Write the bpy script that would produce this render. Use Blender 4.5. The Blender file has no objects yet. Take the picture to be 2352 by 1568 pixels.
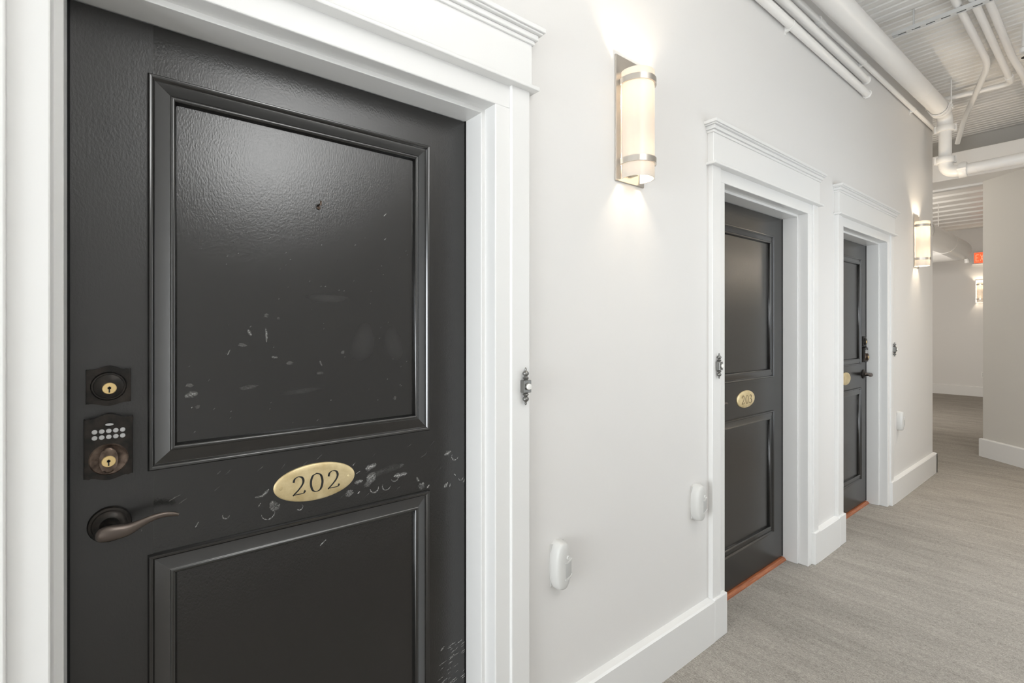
import bpy, bmesh, math, random
from mathutils import Vector, Matrix

sc = bpy.context.scene
COL = sc.collection
R = math.radians

# ------------------------------------------------------------------ camera
cam_d = bpy.data.cameras.new('camera')
cam = bpy.data.objects.new('camera', cam_d)
COL.objects.link(cam)
sc.camera = cam
F_PX, VP_X, HORIZON = 1130.0, 2585.1, 753.0
cam_d.sensor_width = 36.0
cam_d.lens = F_PX / 2352.0 * 36.0
cam_d.shift_y = (HORIZON - 784.0) / 2352.0
cam_d.clip_start = 0.02
YAW = math.atan2(VP_X - 1176.0, F_PX)          # angle from view axis to the corridor axis (+x)
cam.location = (0.0, -1.283, 1.38)
cam.rotation_euler = (R(90), 0, YAW - R(90))

# ------------------------------------------------------------------ world, light, exposure
w = bpy.data.worlds.new('world')
sc.world = w
w.use_nodes = True
w.node_tree.nodes['Background'].inputs[0].default_value = (0.9, 0.95, 1.0, 1)
w.node_tree.nodes['Background'].inputs[1].default_value = 0.3

sc.view_settings.view_transform = 'Standard'
sc.view_settings.look = 'None'
sc.view_settings.gamma = 1.0
sc.view_settings.use_curve_mapping = False
sc.view_settings.exposure = 0.43

def spot(name, loc, target, watts, color, size, blend=1.0, radius=0.06):
    d = bpy.data.lights.new(name, 'SPOT')
    d.energy = watts; d.color = color; d.spot_size = R(size); d.spot_blend = blend
    d.shadow_soft_size = radius
    o = bpy.data.objects.new(name, d); COL.objects.link(o)
    o.location = loc
    o.rotation_euler = (Vector(target) - Vector(loc)).to_track_quat('-Z', 'Y').to_euler()
    return o

def area(name, loc, sx, sy, watts, color, rot=(0, 0, 0), spread=180):
    d = bpy.data.lights.new(name, 'AREA')
    d.shape = 'RECTANGLE'; d.size = sx; d.size_y = sy; d.energy = watts; d.color = color; d.spread = R(spread)
    o = bpy.data.objects.new(name, d); COL.objects.link(o)
    o.location = loc; o.rotation_euler = rot
    return o

SCONCE_W = 9.0
# the photographer's flash, bounced off the wall and ceiling behind the camera
spot('bounce_flash', (0.2, -1.42, 1.75), (0.98, -1.95, 2.82), 720.0, (0.95, 0.98, 1.0), 57, 1.0, 0.05)
# added fill light from unseen windows, one behind the camera, one facing the doors
area('window_daylight', (-2.95, -1.05, 1.15), 1.8, 1.4, 64, (0.93, 0.97, 1.0), (0, R(-90), 0))
area('window_fill_far', (3.45, -1.915, 1.3), 1.9, 1.5, 1.5, (1.0, 0.97, 0.93), (R(90), 0, 0))
# added fill lights without fixtures, along the corridor ceiling and in the lobby
area('ceiling_fill_mid', (2.6, -1.35, 3.36), 1.6, 0.35, 5, (1.0, 0.97, 0.93), (0, 0, 0), 100)
area('ceiling_fill_end', (5.0, -1.35, 3.36), 1.2, 0.35, 12, (1.0, 0.92, 0.82), (0, 0, 0), 100)
area('lobby_fill', (8.3, 1.9, 1.8), 1.6, 1.8, 40, (1.0, 0.95, 0.88), (0, R(-90), 0))
area('lobby_fill_side', (6.2, 1.7, 2.72), 0.35, 1.4, 26, (1.0, 0.93, 0.84), (0, R(-90), 0))

# ------------------------------------------------------------------ helpers
def thing(name, label, cat=None, loc=(0, 0, 0), rz=0.0, group=None, kind=None):
    o = bpy.data.objects.new(name, None)
    COL.objects.link(o)
    o.empty_display_size = 0.05
    o.location = loc
    o.rotation_euler = (0, 0, rz)
    o['label'] = label
    if cat: o['category'] = cat
    if group: o['group'] = group
    if kind: o['kind'] = kind
    return o

def obj(name, bm, mat, parent=None, smooth=False, label=None, angle=35, kind=None, cat=None, group=None):
    me = bpy.data.meshes.new(name)
    bmesh.ops.recalc_face_normals(bm, faces=bm.faces[:])
    bm.to_mesh(me); bm.free()
    if smooth:
        for p in me.polygons: p.use_smooth = True
        me.set_sharp_from_angle(angle=R(angle))
    me.materials.append(mat)
    o = bpy.data.objects.new(name, me)
    COL.objects.link(o)
    if parent: o.parent = parent
    if label: o['label'] = label
    if kind: o['kind'] = kind
    if cat: o['category'] = cat
    if group: o['group'] = group
    return o

def copy_tree(o, parent=None):
    c = o.copy(); COL.objects.link(c); c.parent = parent
    for ch in list(o.children): copy_tree(ch, c)
    return c

def nb(): return bmesh.new()

def box(bm, x0, x1, y0, y1, z0, z1, bev=0.0, seg=1):
    vs = [bm.verts.new((x, y, z)) for x in (x0, x1) for y in (y0, y1) for z in (z0, z1)]
    fs = [(0, 1, 3, 2), (4, 6, 7, 5), (0, 4, 5, 1), (2, 3, 7, 6), (0, 2, 6, 4), (1, 5, 7, 3)]
    faces = [bm.faces.new([vs[i] for i in f]) for f in fs]
    if bev > 0:
        es = list({e for f in faces for e in f.edges})
        bmesh.ops.bevel(bm, geom=es, offset=bev, segments=seg, profile=0.5, affect='EDGES')
    return bm

def B(x0, x1, y0, y1, z0, z1, bev=0.0, seg=1):
    return box(nb(), x0, x1, y0, y1, z0, z1, bev, seg)

def loft(bm, rings, close_ring=True, caps=True):
    rv = [[bm.verts.new(p) for p in r] for r in rings]
    n = len(rv[0])
    for a, b in zip(rv[:-1], rv[1:]):
        for i in range(n if close_ring else n - 1):
            j = (i + 1) % n
            bm.faces.new((a[i], a[j], b[j], b[i]))
    if caps and close_ring:
        bm.faces.new(rv[0][::-1]); bm.faces.new(rv[-1])
    return bm

def tube(bm, pts, r, n=16, caps=True):
    """pipe of radius r (number or list) along a polyline"""
    pts = [Vector(p) for p in pts]
    rs = r if isinstance(r, (list, tuple)) else [r] * len(pts)
    t0 = (pts[1] - pts[0]).normalized()
    ref = Vector((0, 0, 1)) if abs(t0.z) < 0.9 else Vector((1, 0, 0))
    u = t0.cross(ref).normalized()
    rings = []
    for i, p in enumerate(pts):
        if i == 0: t = t0
        elif i == len(pts) - 1: t = (pts[-1] - pts[-2]).normalized()
        else: t = ((pts[i + 1] - p).normalized() + (p - pts[i - 1]).normalized()).normalized()
        u = (u - t * u.dot(t)).normalized()
        v = t.cross(u)
        rings.append([p + (u * math.cos(a) + v * math.sin(a)) * rs[i] for a in [2 * math.pi * k / n for k in range(n)]])
    return loft(bm, rings, True, caps)

def bend(p0, corner, p1, rad, n=8):
    """points of a rounded corner from leg p0-corner to leg corner-p1"""
    p0, c, p1 = Vector(p0), Vector(corner), Vector(p1)
    a, b = (p0 - c).normalized(), (p1 - c).normalized()
    s, e = c + a * rad, c + b * rad
    return [(s * (1 - t) ** 2 + c * 2 * t * (1 - t) + e * t * t) for t in [k / n for k in range(n + 1)]]

def lathe(bm, prof, axis='y', origin=(0, 0, 0), n=32, caps=True):
    """prof: (radius, distance along axis) ; axis y runs towards -y (out of the wall)"""
    O = Vector(origin)
    rings = []
    for r, h in prof:
        ring = []
        for k in range(n):
            a = 2 * math.pi * k / n
            c, s = math.cos(a) * r, math.sin(a) * r
            if axis == 'y': q = (c, -h, s)
            elif axis == 'z': q = (c, s, h)
            else: q = (h, c, s)
            ring.append(O + Vector(q))
        rings.append(ring)
    return loft(bm, rings, True, caps)

def prism(bm, outline, y0, y1, bev=0.0, seg=2):
    """extrude an (x, z) outline between y0 and y1"""
    a = [bm.verts.new((x, y0, z)) for x, z in outline]
    b = [bm.verts.new((x, y1, z)) for x, z in outline]
    fa = bm.faces.new(a); fb = bm.faces.new(b[::-1])
    n = len(a)
    for i in range(n):
        j = (i + 1) % n
        bm.faces.new((a[j], a[i], b[i], b[j]))
    if bev > 0:
        bmesh.ops.bevel(bm, geom=list(fb.edges), offset=bev, segments=seg, profile=0.5, affect='EDGES')
    return bm

def ellipse(cx, cz, rx, rz, n=40):
    return [(cx + rx * math.cos(2 * math.pi * k / n), cz + rz * math.sin(2 * math.pi * k / n)) for k in range(n)]

def spline(pts, per=8):
    pts = [Vector(p) for p in pts]
    P = [pts[0] * 2 - pts[1]] + pts + [pts[-1] * 2 - pts[-2]]
    out = []
    for i in range(1, len(P) - 2):
        a, b, c, d = P[i - 1], P[i], P[i + 1], P[i + 2]
        for k in range(per):
            t = k / per
            out.append(0.5 * ((2 * b) + (c - a) * t + (2 * a - 5 * b + 4 * c - d) * t * t + (3 * b - 3 * c + d - a) * t ** 3))
    out.append(pts[-1])
    return out

# ------------------------------------------------------------------ materials
def mat(name, color, rough=0.5, metal=0.0, spec=0.5):
    m = bpy.data.materials.new(name); m.use_nodes = True
    p = m.node_tree.nodes['Principled BSDF']
    p.inputs['Base Color'].default_value = (*color, 1)
    p.inputs['Roughness'].default_value = rough
    p.inputs['Metallic'].default_value = metal
    p.inputs['Specular IOR Level'].default_value = spec
    return m

def nodes(m): return m.node_tree.nodes, m.node_tree.links, m.node_tree.nodes['Principled BSDF']

def noise(m, scale, detail=2.0, rough=0.5, stretch=(1, 1, 1)):
    N, L, p = nodes(m)
    tc = N.new('ShaderNodeTexCoord'); mp = N.new('ShaderNodeMapping'); nz = N.new('ShaderNodeTexNoise')
    mp.inputs['Scale'].default_value = stretch
    nz.inputs['Scale'].default_value = scale; nz.inputs['Detail'].default_value = detail; nz.inputs['Roughness'].default_value = rough
    L.new(tc.outputs['Object'], mp.inputs['Vector']); L.new(mp.outputs['Vector'], nz.inputs['Vector'])
    return nz

def add_bump(m, nz, strength, dist=0.001, prev=None):
    N, L, p = nodes(m)
    b = N.new('ShaderNodeBump'); b.inputs['Strength'].default_value = strength; b.inputs['Distance'].default_value = dist
    L.new(nz.outputs['Fac'], b.inputs['Height'])
    if prev: L.new(prev.outputs['Normal'], b.inputs['Normal'])
    L.new(b.outputs['Normal'], p.inputs['Normal'])
    return b

def ramp(m, nz, stops, sock='Base Color'):
    N, L, p = nodes(m)
    r = N.new('ShaderNodeValToRGB')
    while len(r.color_ramp.elements) < len(stops): r.color_ramp.elements.new(0.5)
    for e, (pos, c) in zip(r.color_ramp.elements, stops):
        e.position = pos; e.color = (*c, 1) if not isinstance(c, float) else (c, c, c, 1)
    L.new(nz.outputs['Fac'], r.inputs['Fac']); L.new(r.outputs['Color'], p.inputs[sock])
    return r

M = {}
M['wall'] = mat('wall_paint', (0.74, 0.725, 0.705), 0.55, spec=0.35)
add_bump(M['wall'], noise(M['wall'], 180, 2), 0.08, 0.001)
M['greige'] = mat('greige_paint', (0.62, 0.60, 0.56), 0.6, spec=0.3)
add_bump(M['greige'], noise(M['greige'], 160, 2), 0.08, 0.001)
M['trim'] = mat('trim_enamel', (0.775, 0.77, 0.755), 0.28)
M['ceil'] = mat('ceiling_paint', (0.80, 0.775, 0.735), 0.38)
nz = noise(M['ceil'], 3.0, 4, 0.6, (1, 0.35, 1)); ramp(M['ceil'], nz, [(0.3, (0.76, 0.735, 0.695)), (0.7, (0.88, 0.86, 0.825))])
add_bump(M['ceil'], noise(M['ceil'], 18, 4, 0.6, (5, 0.6, 1)), 0.35, 0.004)
M['pipe'] = mat('pipe_paint', (0.86, 0.84, 0.81), 0.3)
add_bump(M['pipe'], noise(M['pipe'], 60, 2), 0.02, 0.0006)
M['steel'] = mat('galvanised_steel', (0.66, 0.66, 0.65), 0.45, 0.15)
M['hole'] = mat('painted_slot_shade', (0.02, 0.018, 0.016), 0.8, spec=0.1)  # dark colour painted in for the shade inside slots

def door_mat(name, base, rough, bump, fine):
    m = mat(name, base, rough, spec=0.85)
    nz = noise(m, fine, 3, 0.55, (1.0, 1.0, 0.55))
    b = add_bump(m, nz, bump, 0.0006)
    return m
M['door'] = door_mat('black_door_paint', (0.0085, 0.008, 0.0077), 0.23, 0.55, 280)
M['door_stile'] = door_mat('black_door_paint_stippled', (0.0085, 0.008, 0.0077), 0.34, 0.7, 210)
M['moulding'] = mat('black_moulding_paint', (0.014, 0.0132, 0.0128), 0.2, spec=1.0)
add_bump(M['moulding'], noise(M['moulding'], 60, 3, 0.6), 0.03, 0.0008)
nz = noise(M['moulding'], 14, 4, 0.7); ramp(M['moulding'], nz, [(0.5, (0.010, 0.0096, 0.0092)), (0.9, (0.022, 0.021, 0.020))])
M['gap'] = mat('black_weatherstrip', (0.006, 0.006, 0.006), 0.7, spec=0.2)
M['bronze'] = mat('oil_rubbed_bronze', (0.045, 0.038, 0.033), 0.38, 0.75)
nz = noise(M['bronze'], 45, 3); ramp(M['bronze'], nz, [(0.35, (0.020, 0.019, 0.018)), (0.75, (0.048, 0.040, 0.034))])
M['bronze_worn'] = mat('worn_bronze', (0.22, 0.15, 0.11), 0.36, 0.85)
nz = noise(M['bronze_worn'], 60, 3); ramp(M['bronze_worn'], nz, [(0.35, (0.06, 0.042, 0.033)), (0.7, (0.22, 0.165, 0.13))])
M['bronze_lever'] = mat('handled_bronze', (0.14, 0.115, 0.10), 0.33, 0.8)
M['nickel'] = mat('brushed_nickel', (0.62, 0.58, 0.53), 0.3, 1.0)
add_bump(M['nickel'], noise(M['nickel'], 60, 2, stretch=(1, 1, 20)), 0.05, 0.0005)
M['brass'] = mat('aged_brass', (0.70, 0.54, 0.27), 0.38, 0.55)
nz = noise(M['brass'], 22, 5, 0.65); ramp(M['brass'], nz, [(0.3, (0.58, 0.45, 0.23)), (0.7, (0.82, 0.69, 0.42))])
add_bump(M['brass'], noise(M['brass'], 90, 3), 0.10, 0.0006)
M['keybrass'] = mat('key_cylinder_brass', (0.83, 0.62, 0.30), 0.28, 0.95)
M['button'] = mat('grey_key_button', (0.50, 0.50, 0.50), 0.42, spec=0.4)
M['engrave'] = mat('black_engraving', (0.012, 0.012, 0.011), 0.5)
M['engrave_gold'] = mat('dull_gold_engraving', (0.10, 0.06, 0.02), 0.5)
M['pewter'] = mat('antique_pewter', (0.23, 0.23, 0.22), 0.3, 0.85)
M['plastic'] = mat('off_white_plastic', (0.63, 0.625, 0.605), 0.38)
M['plastic_grey'] = mat('grey_plastic_window', (0.50, 0.50, 0.485), 0.35)
M['button_white'] = mat('pearl_button', (0.86, 0.85, 0.81), 0.25)
M['wood'] = mat('stained_threshold_wood', (0.36, 0.11, 0.045), 0.4)
nz = noise(M['wood'], 14, 4, 0.6, (0.8, 14, 14)); ramp(M['wood'], nz, [(0.3, (0.22, 0.060, 0.025)), (0.7, (0.47, 0.165, 0.065))])
M['paper'] = mat('printed_label_paper', (0.72, 0.68, 0.58), 0.6)
M['ink'] = mat('label_ink', (0.10, 0.09, 0.08), 0.7)
M['outlet'] = mat('outlet_plastic', (0.80, 0.79, 0.76), 0.35)

# carpet: streaks run across the corridor
M['carpet'] = mat('grey_carpet', (0.25, 0.235, 0.215), 0.95, spec=0.08)
N, L, p = nodes(M['carpet'])
n1 = noise(M['carpet'], 1.0, 3, 0.6, (34, 5.0, 1))
n2 = noise(M['carpet'], 1.0, 2, 0.6, (190, 60, 1))
n3 = noise(M['carpet'], 190, 3, 0.7)
n4 = noise(M['carpet'], 1.0, 2, 0.5, (7, 1.4, 1))
def madd(a, k, b=None):
    n = N.new('ShaderNodeMath'); n.operation = 'MULTIPLY_ADD'; n.inputs[1].default_value = k
    L.new(a, n.inputs[0])
    if b is None: n.inputs[2].default_value = 0.0
    else: L.new(b, n.inputs[2])
    return n.outputs[0]
mix = madd(n4.outputs['Fac'], 0.14, madd(n3.outputs['Fac'], 0.40, madd(n2.outputs['Fac'], 0.30, madd(n1.outputs['Fac'], 0.16))))
cr = N.new('ShaderNodeValToRGB')
cr.color_ramp.elements[0].position = 0.38; cr.color_ramp.elements[0].color = (0.20, 0.186, 0.166, 1)
cr.color_ramp.elements[1].position = 0.63; cr.color_ramp.elements[1].color = (0.48, 0.445, 0.40, 1)
L.new(mix, cr.inputs['Fac']); L.new(cr.outputs['Color'], p.inputs['Base Color'])
bp = N.new('ShaderNodeBump'); bp.inputs['Strength'].default_value = 0.5; bp.inputs['Distance'].default_value = 0.004
L.new(mix, bp.inputs['Height']); L.new(bp.outputs['Normal'], p.inputs['Normal'])

# frosted glass of the sconces: lets the lamp light through and glows
m = bpy.data.materials.new('frosted_lamp_glass'); m.use_nodes = True; M['glass'] = m
N, L = m.node_tree.nodes, m.node_tree.links
N.remove(N['Principled BSDF'])
out = N['Material Output']
tr = N.new('ShaderNodeBsdfTranslucent'); tr.inputs[0].default_value = (0.9, 0.82, 0.72, 1)
df = N.new('ShaderNodeBsdfPrincipled'); df.inputs['Base Color'].default_value = (0.50, 0.48, 0.45, 1); df.inputs['Roughness'].default_value = 0.25
em = N.new('ShaderNodeEmission'); em.inputs[0].default_value = (1.0, 0.90, 0.76, 1); em.inputs[1].default_value = 0.11
mx = N.new('ShaderNodeMixShader'); mx.inputs[0].default_value = 0.82
ad = N.new('ShaderNodeAddShader')
L.new(tr.outputs[0], mx.inputs[1]); L.new(df.outputs[0], mx.inputs[2])
L.new(mx.outputs[0], ad.inputs[0]); L.new(em.outputs[0], ad.inputs[1]); L.new(ad.outputs[0], out.inputs[0])

M['glass_bright'] = M['glass'].copy(); M['glass_bright'].name = 'frosted_lamp_glass_bright'
[n for n in M['glass_bright'].node_tree.nodes if n.type == 'EMISSION'][0].inputs[1].default_value = 5.0

def emis(name, color, strength):
    m = bpy.data.materials.new(name); m.use_nodes = True
    p = m.node_tree.nodes['Principled BSDF']
    p.inputs['Base Color'].default_value = (*color, 1); p.inputs['Roughness'].default_value = 0.4
    p.inputs['Emission Color'].default_value = (*color, 1); p.inputs['Emission Strength'].default_value = strength
    return m
M['exit'] = emis('exit_red', (1.0, 0.10, 0.03), 0.9)
M['exit_letter'] = emis('exit_letter_pale', (1.0, 0.26, 0.14), 0.9)
M['daylight'] = emis('fill_pane', (0.85, 0.93, 1.0), 1.5)  # glow of the added windows
M['bulb'] = emis('lamp_bulb', (1.0, 0.85, 0.62), 2.0)

# scuffs: pale rubbed paint, thinned out by noise and towards the rim of each mark
m = mat('pale_scuff', (0.50, 0.495, 0.48), 0.55); M['scuff'] = m
N, L, p = nodes(m)
at = N.new('ShaderNodeAttribute'); at.attribute_name = 'fade'
tc = N.new('ShaderNodeTexCoord'); nzs = N.new('ShaderNodeTexNoise'); nzs.inputs['Scale'].default_value = 260; nzs.inputs['Detail'].default_value = 4
L.new(tc.outputs['Object'], nzs.inputs['Vector'])
rr = N.new('ShaderNodeMapRange'); rr.inputs[1].default_value = 0.30; rr.inputs[2].default_value = 0.62
L.new(nzs.outputs['Fac'], rr.inputs[0])
mu = N.new('ShaderNodeMath'); mu.operation = 'MULTIPLY'
L.new(rr.outputs[0], mu.inputs[0]); L.new(at.outputs['Fac'], mu.inputs[1]); L.new(mu.outputs[0], p.inputs['Alpha'])

# ------------------------------------------------------------------ the setting
WY = -0.125                     # face of the long wall; door faces lie at y = 0
CEIL = 3.50
DOORS = [dict(x0=-0.076, x1=0.845, dt=2.021, za=1.914, zb=1.080, zc=0.904, zd=0.200),
         dict(x0=2.182, x1=3.102, dt=2.029, za=1.914, zb=1.095, zc=0.904, zd=0.194),
         dict(x0=3.698, x1=4.618, dt=2.029, za=1.914, zb=1.099, zc=0.922, zd=0.208)]
X_END = 6.10                    # outside corner of the long wall
X_BACK = -3.0
Y_OPP = -1.95
X_FAR = 13.55
CX, CY = 7.267, -0.323          # outside corner of the angled wall
DX, DY = -0.655, -0.7556        # the angled wall runs from that corner this way
T_END = (Y_OPP - CY) / DY

def struct(name, bm, m, label, smooth=False):
    return obj(name, bm, m, None, smooth, label, kind='structure')

bm = nb(); box(bm, X_BACK - .2, X_FAR + .3, Y_OPP - 0.3, 3.3, -0.12, 0.0)
struct('floor', bm, M['carpet'], 'grey carpet with fine cross streaks along the corridor')

# long wall with three door openings
bm = nb()
edges = [X_BACK]
for d in DOORS: edges += [d['x0'] - 0.02, d['x1'] + 0.02]
edges.append(X_END)
for i in range(0, len(edges), 2): box(bm, edges[i], edges[i + 1], WY, 0.14, 0, CEIL + .15)
for d in DOORS: box(bm, d['x0'] - 0.02, d['x1'] + 0.02, WY, 0.14, d['dt'] + 0.02, CEIL + .15)
struct('wall_left', bm, M['wall'], 'long off-white corridor wall with three black doors')
bm = nb(); box(bm, X_END - 0.15, X_END, 0.14, 3.2, 0, CEIL + .15)
struct('wall_return', bm, M['wall'], 'end face of the long wall where the corridor opens into a lobby')
bm = nb(); box(bm, X_BACK - 0.2, CX + DX * T_END, Y_OPP - 0.15, Y_OPP, 0, CEIL + .15)
struct('wall_right', bm, M['wall'], 'plain wall opposite the three black doors')
# angled wall
bm = nb()
nx, ny = DY, -DX                 # normal away from the corridor
q = [(CX, CY), (CX + DX * T_END, CY + DY * T_END)]
o_ = [(CX - 0.0, CY - 0.4), (CX + DX * T_END + 0.15, CY + DY * T_END - 0.15)]
lo = [q[0], q[1], o_[1], (CX + 0.25, Y_OPP - .15), (CX + 0.25, CY)]
a = [bm.verts.new((x, y, 0)) for x, y in lo]; b = [bm.verts.new((x, y, 2.96)) for x, y in lo]
bm.faces.new(a); bm.faces.new(b[::-1])
for i in range(len(a)):
    j = (i + 1) % len(a); bm.faces.new((a[i], a[j], b[j], b[i]))
struct('wall_angled', bm, M['greige'], 'greige wall set at an angle across the corridor end')
bm = nb(); box(bm, CX + 0.25, X_FAR + .2, CY - 0.2, CY, 0, CEIL + .1)
struct('wall_lobby', bm, M['wall'], 'lobby side wall running on behind the angled wall')
bm = nb(); box(bm, X_FAR, X_FAR + 0.15, CY, 3.3, 0, CEIL + .1)
struct('wall_far', bm, M['wall'], 'far lobby wall with a sconce and an exit sign')
bm = nb(); box(bm, X_END - 0.15, X_FAR + .2, 3.2, 3.35, 0, CEIL + .1)
struct('wall_side', bm, M['wall'], 'side wall of the lobby beyond the corridor')
bm = nb(); box(bm, X_BACK - .2, X_BACK, Y_OPP - .1, 0.2, 0, CEIL + .15)
struct('wall_back', bm, M['wall'], 'corridor end wall behind the camera')
bm = nb(); box(bm, 7.36, 7.46, Y_OPP - 0.2, 3.2, 2.96, CEIL + .1)
struct('wall_bulkhead', bm, M['greige'], 'greige wall above the beam at the corridor end')

# ribbed ceiling deck: ribs run across the corridor
def deck(x0, x1, y0, y1, z, pitch, depth):
    bm = nb(); prof = []
    x = x0
    while x < x1:
        prof += [(x, z), (x + pitch * 0.62, z), (x + pitch * 0.70, z + depth), (x + pitch * 0.92, z + depth)]
        x += pitch
    prof.append((x, z))
    a = [bm.verts.new((p, y0, q)) for p, q in prof]; b = [bm.verts.new((p, y1, q)) for p, q in prof]
    for i in range(len(a) - 1): bm.faces.new((a[i], a[i + 1], b[i + 1], b[i]))
    box(bm, x0, x, y0, y1, z + depth + 0.01, z + depth + 0.06)
    return bm
struct('ceiling', deck(X_BACK - .2, 7.36, Y_OPP - 0.2, 3.25, CEIL, 0.075, 0.008), M['ceil'], 'white painted ribbed deck ceiling above the corridor pipes')
struct('ceiling_lobby', deck(7.46, X_FAR + .1, CY - .2, 3.25, 3.40, 0.42, 0.07), M['ceil'], 'white ribbed lobby ceiling seen beyond the beam')
bm = nb(); box(bm, 6.90, 7.36, Y_OPP - 0.2, 3.2, 2.955, 3.235, 0.006)
struct('ceiling_beam', bm, M['pipe'], 'white boxed beam crossing the corridor end under the ceiling')
bm = nb(); box(bm, 7.28, 7.36, CY - .25, 3.2, 2.93, 2.955, 0.004)
struct('trim_5', bm, M['trim'], 'thin white trim strip under the back edge of the beam')

# added windows in unseen walls, made to go with the fill light
def window(n, loc, rz, hw, label):
    t = thing('window_%d' % n, label, None, loc, rz, kind='structure')
    obj('pane', B(.02 - hw, hw - .02, 0.002, 0.010, 0.02, 1.88), M['daylight'], t)
    for a, c in ((-hw - .04, -hw + .04), (-0.03, 0.03), (hw - .04, hw + .04)): obj('window_frame', B(a, c, 0.0, 0.03, 0.0, 1.9, 0.003), M['trim'], t)
    for a, c in ((-0.05, 0.05), (0.93, 0.97), (1.85, 1.95)): obj('window_rail', B(-hw - .04, hw + .04, 0.0, 0.028, a, c, 0.003), M['trim'], t)
window(1, (X_BACK, -1.05, 0.4), R(-90), 0.72, 'added bright window, unseen, at the corridor end behind the camera')
window(2, (3.45, Y_OPP, 0.4), 0, 1.0, 'added bright window, unseen, opposite door 203')

# ------------------------------------------------------------------ baseboards
def baseboard_profile(bm, p0, p1, out, th=0.030, h=0.183):
    """board along p0-p1 standing th proud towards the unit vector out; chamfered top"""
    prof = [(0, 0), (th, 0), (th, h - 0.006), (th - 0.006, h), (0.0, h + 0.004)]
    rings = []
    for p in (p0, p1):
        rings.append([(p[0] + out[0] * t, p[1] + out[1] * t, z) for t, z in prof])
    return loft(bm, rings)
CO = 0.137                      # casing outer edge beyond the jamb
segs = [(X_BACK, DOORS[0]['x0'] - CO), (DOORS[0]['x1'] + CO, DOORS[1]['x0'] - CO), (DOORS[1]['x1'] + CO - .012, DOORS[2]['x0'] - CO), (DOORS[2]['x1'] + CO, X_END + 0.03)]
lab = ['white baseboard running up to the first casing of door 202', 'white baseboard between the casings of doors 202 and 203',
       'short white baseboard between door 203 and the next door', 'white baseboard ending at the outside corner of the long wall']
for i, (a, b) in enumerate(segs):
    bm = nb(); baseboard_profile(bm, (a, WY), (b, WY), (0, -1))
    struct('baseboard_left', bm, M['trim'], lab[i])
bm = nb(); baseboard_profile(bm, (X_END, WY - 0.03), (X_END, 3.2), (1, 0))
struct('baseboard_return', bm, M['trim'], 'white baseboard on the end face of the long wall')
on_ = Vector((-0.7556, 0.655))
bm = nb(); baseboard_profile(bm, (CX - DX * 0.02, CY - DY * 0.02), (CX + DX * T_END, CY + DY * T_END), on_, 0.025, 0.19)
struct('baseboard_angled', bm, M['trim'], 'white baseboard along the foot of the angled wall')
bm = nb(); baseboard_profile(bm, (X_FAR, CY), (X_FAR, 3.2), (-1, 0), 0.025, 0.195)
struct('baseboard_far', bm, M['trim'], 'white baseboard along the far lobby wall')
bm = nb(); baseboard_profile(bm, (X_BACK, Y_OPP), (CX + DX * T_END, Y_OPP), (0, 1))
struct('baseboard_right', bm, M['trim'], 'white baseboard along the wall opposite the doors')

# ------------------------------------------------------------------ door trim
def door_trim(idx, d, label):
    x0, x1, dt = d['x0'], d['x1'], d['dt']
    t = thing('trim_%d' % (idx + 1), label, None, (x0, 0, 0), kind='structure')
    W = x1 - x0
    cf, bf = -0.136, -0.146                     # fronts of the inner casing and of the outer band
    s, mid, outw = 0.013, 0.066, CO
    ci, hb = dt + 0.012, 2.103
    for side in (-1, 1):
        def X(v): return -v if side < 0 else W + v
        def BX(a, b, *r): return B(min(X(a), X(b)), max(X(a), X(b)), *r)
        obj('jamb', BX(0, 0.03, -0.083, 0.10, 0, dt + 0.019, 0.0015), M['trim'], t)
        obj('casing_leg', BX(s, mid + .002, cf, -0.06, 0, ci + 0.001, 0.003, 2), M['trim'], t)
        obj('backband', BX(mid, outw, bf, WY + .01, 0.0, hb, 0.003, 2), M['trim'], t)
        bmm = BX(0.028 if side < 0 else mid - .004, outw + .001, -0.156, -0.11, 0, 0.186, 0.004, 2)
        obj('plinth_block', bmm, M['trim'], t)
        obj('weatherstrip', BX(-0.004, 0.0, -0.002, 0.012, 0.02, dt), M['gap'], t)
    obj('head_jamb', B(-0.03, W + 0.03, -0.0832, 0.10, dt, dt + 0.03, 0.0012), M['trim'], t)
    obj('casing_head', B(-mid - .002, W + mid + .002, cf, -0.06, ci, hb + .005, 0.003, 2), M['trim'], t)
    hw = CO + 0.004
    obj('header_board', B(-hw, W + hw, -0.152, WY + .01, hb + .006, 2.25, 0.002), M['trim'], t)
    obj('header_fillet', B(-hw - .016, W + hw + .016, -0.170, WY + .01, hb - .004, hb + .008, 0.003, 2), M['trim'], t)
    # stepped crown
    bm = nb()
    for e, za, zb in ((0.006, 2.240, 2.252), (0.014, 2.252, 2.268), (0.024, 2.268, 2.274), (0.030, 2.274, 2.288)):
        box(bm, -hw - e, W + hw + e, -0.152 - e, WY + .01, za, zb, 0.0015)
    obj('header_crown', bm, M['trim'], t)
    bm = nb()
    pr = [(-0.022, 0.0), (-0.020, 0.006), (-0.008, 0.015), (0.06, 0.018), (0.06, 0.0)]
    loft(bm, [[(x, y, z) for y, z in pr] for x in (0.0, W)])
    obj('threshold', bm, M['wood'], t, label='reddish stained wooden threshold')
    return t
door_trim(0, DOORS[0], 'white craftsman casing around black door 202')
door_trim(1, DOORS[1], 'white craftsman casing around black door 203')
door_trim(2, DOORS[2], 'white craftsman casing around the black door next to the lit corner sconce')

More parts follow.
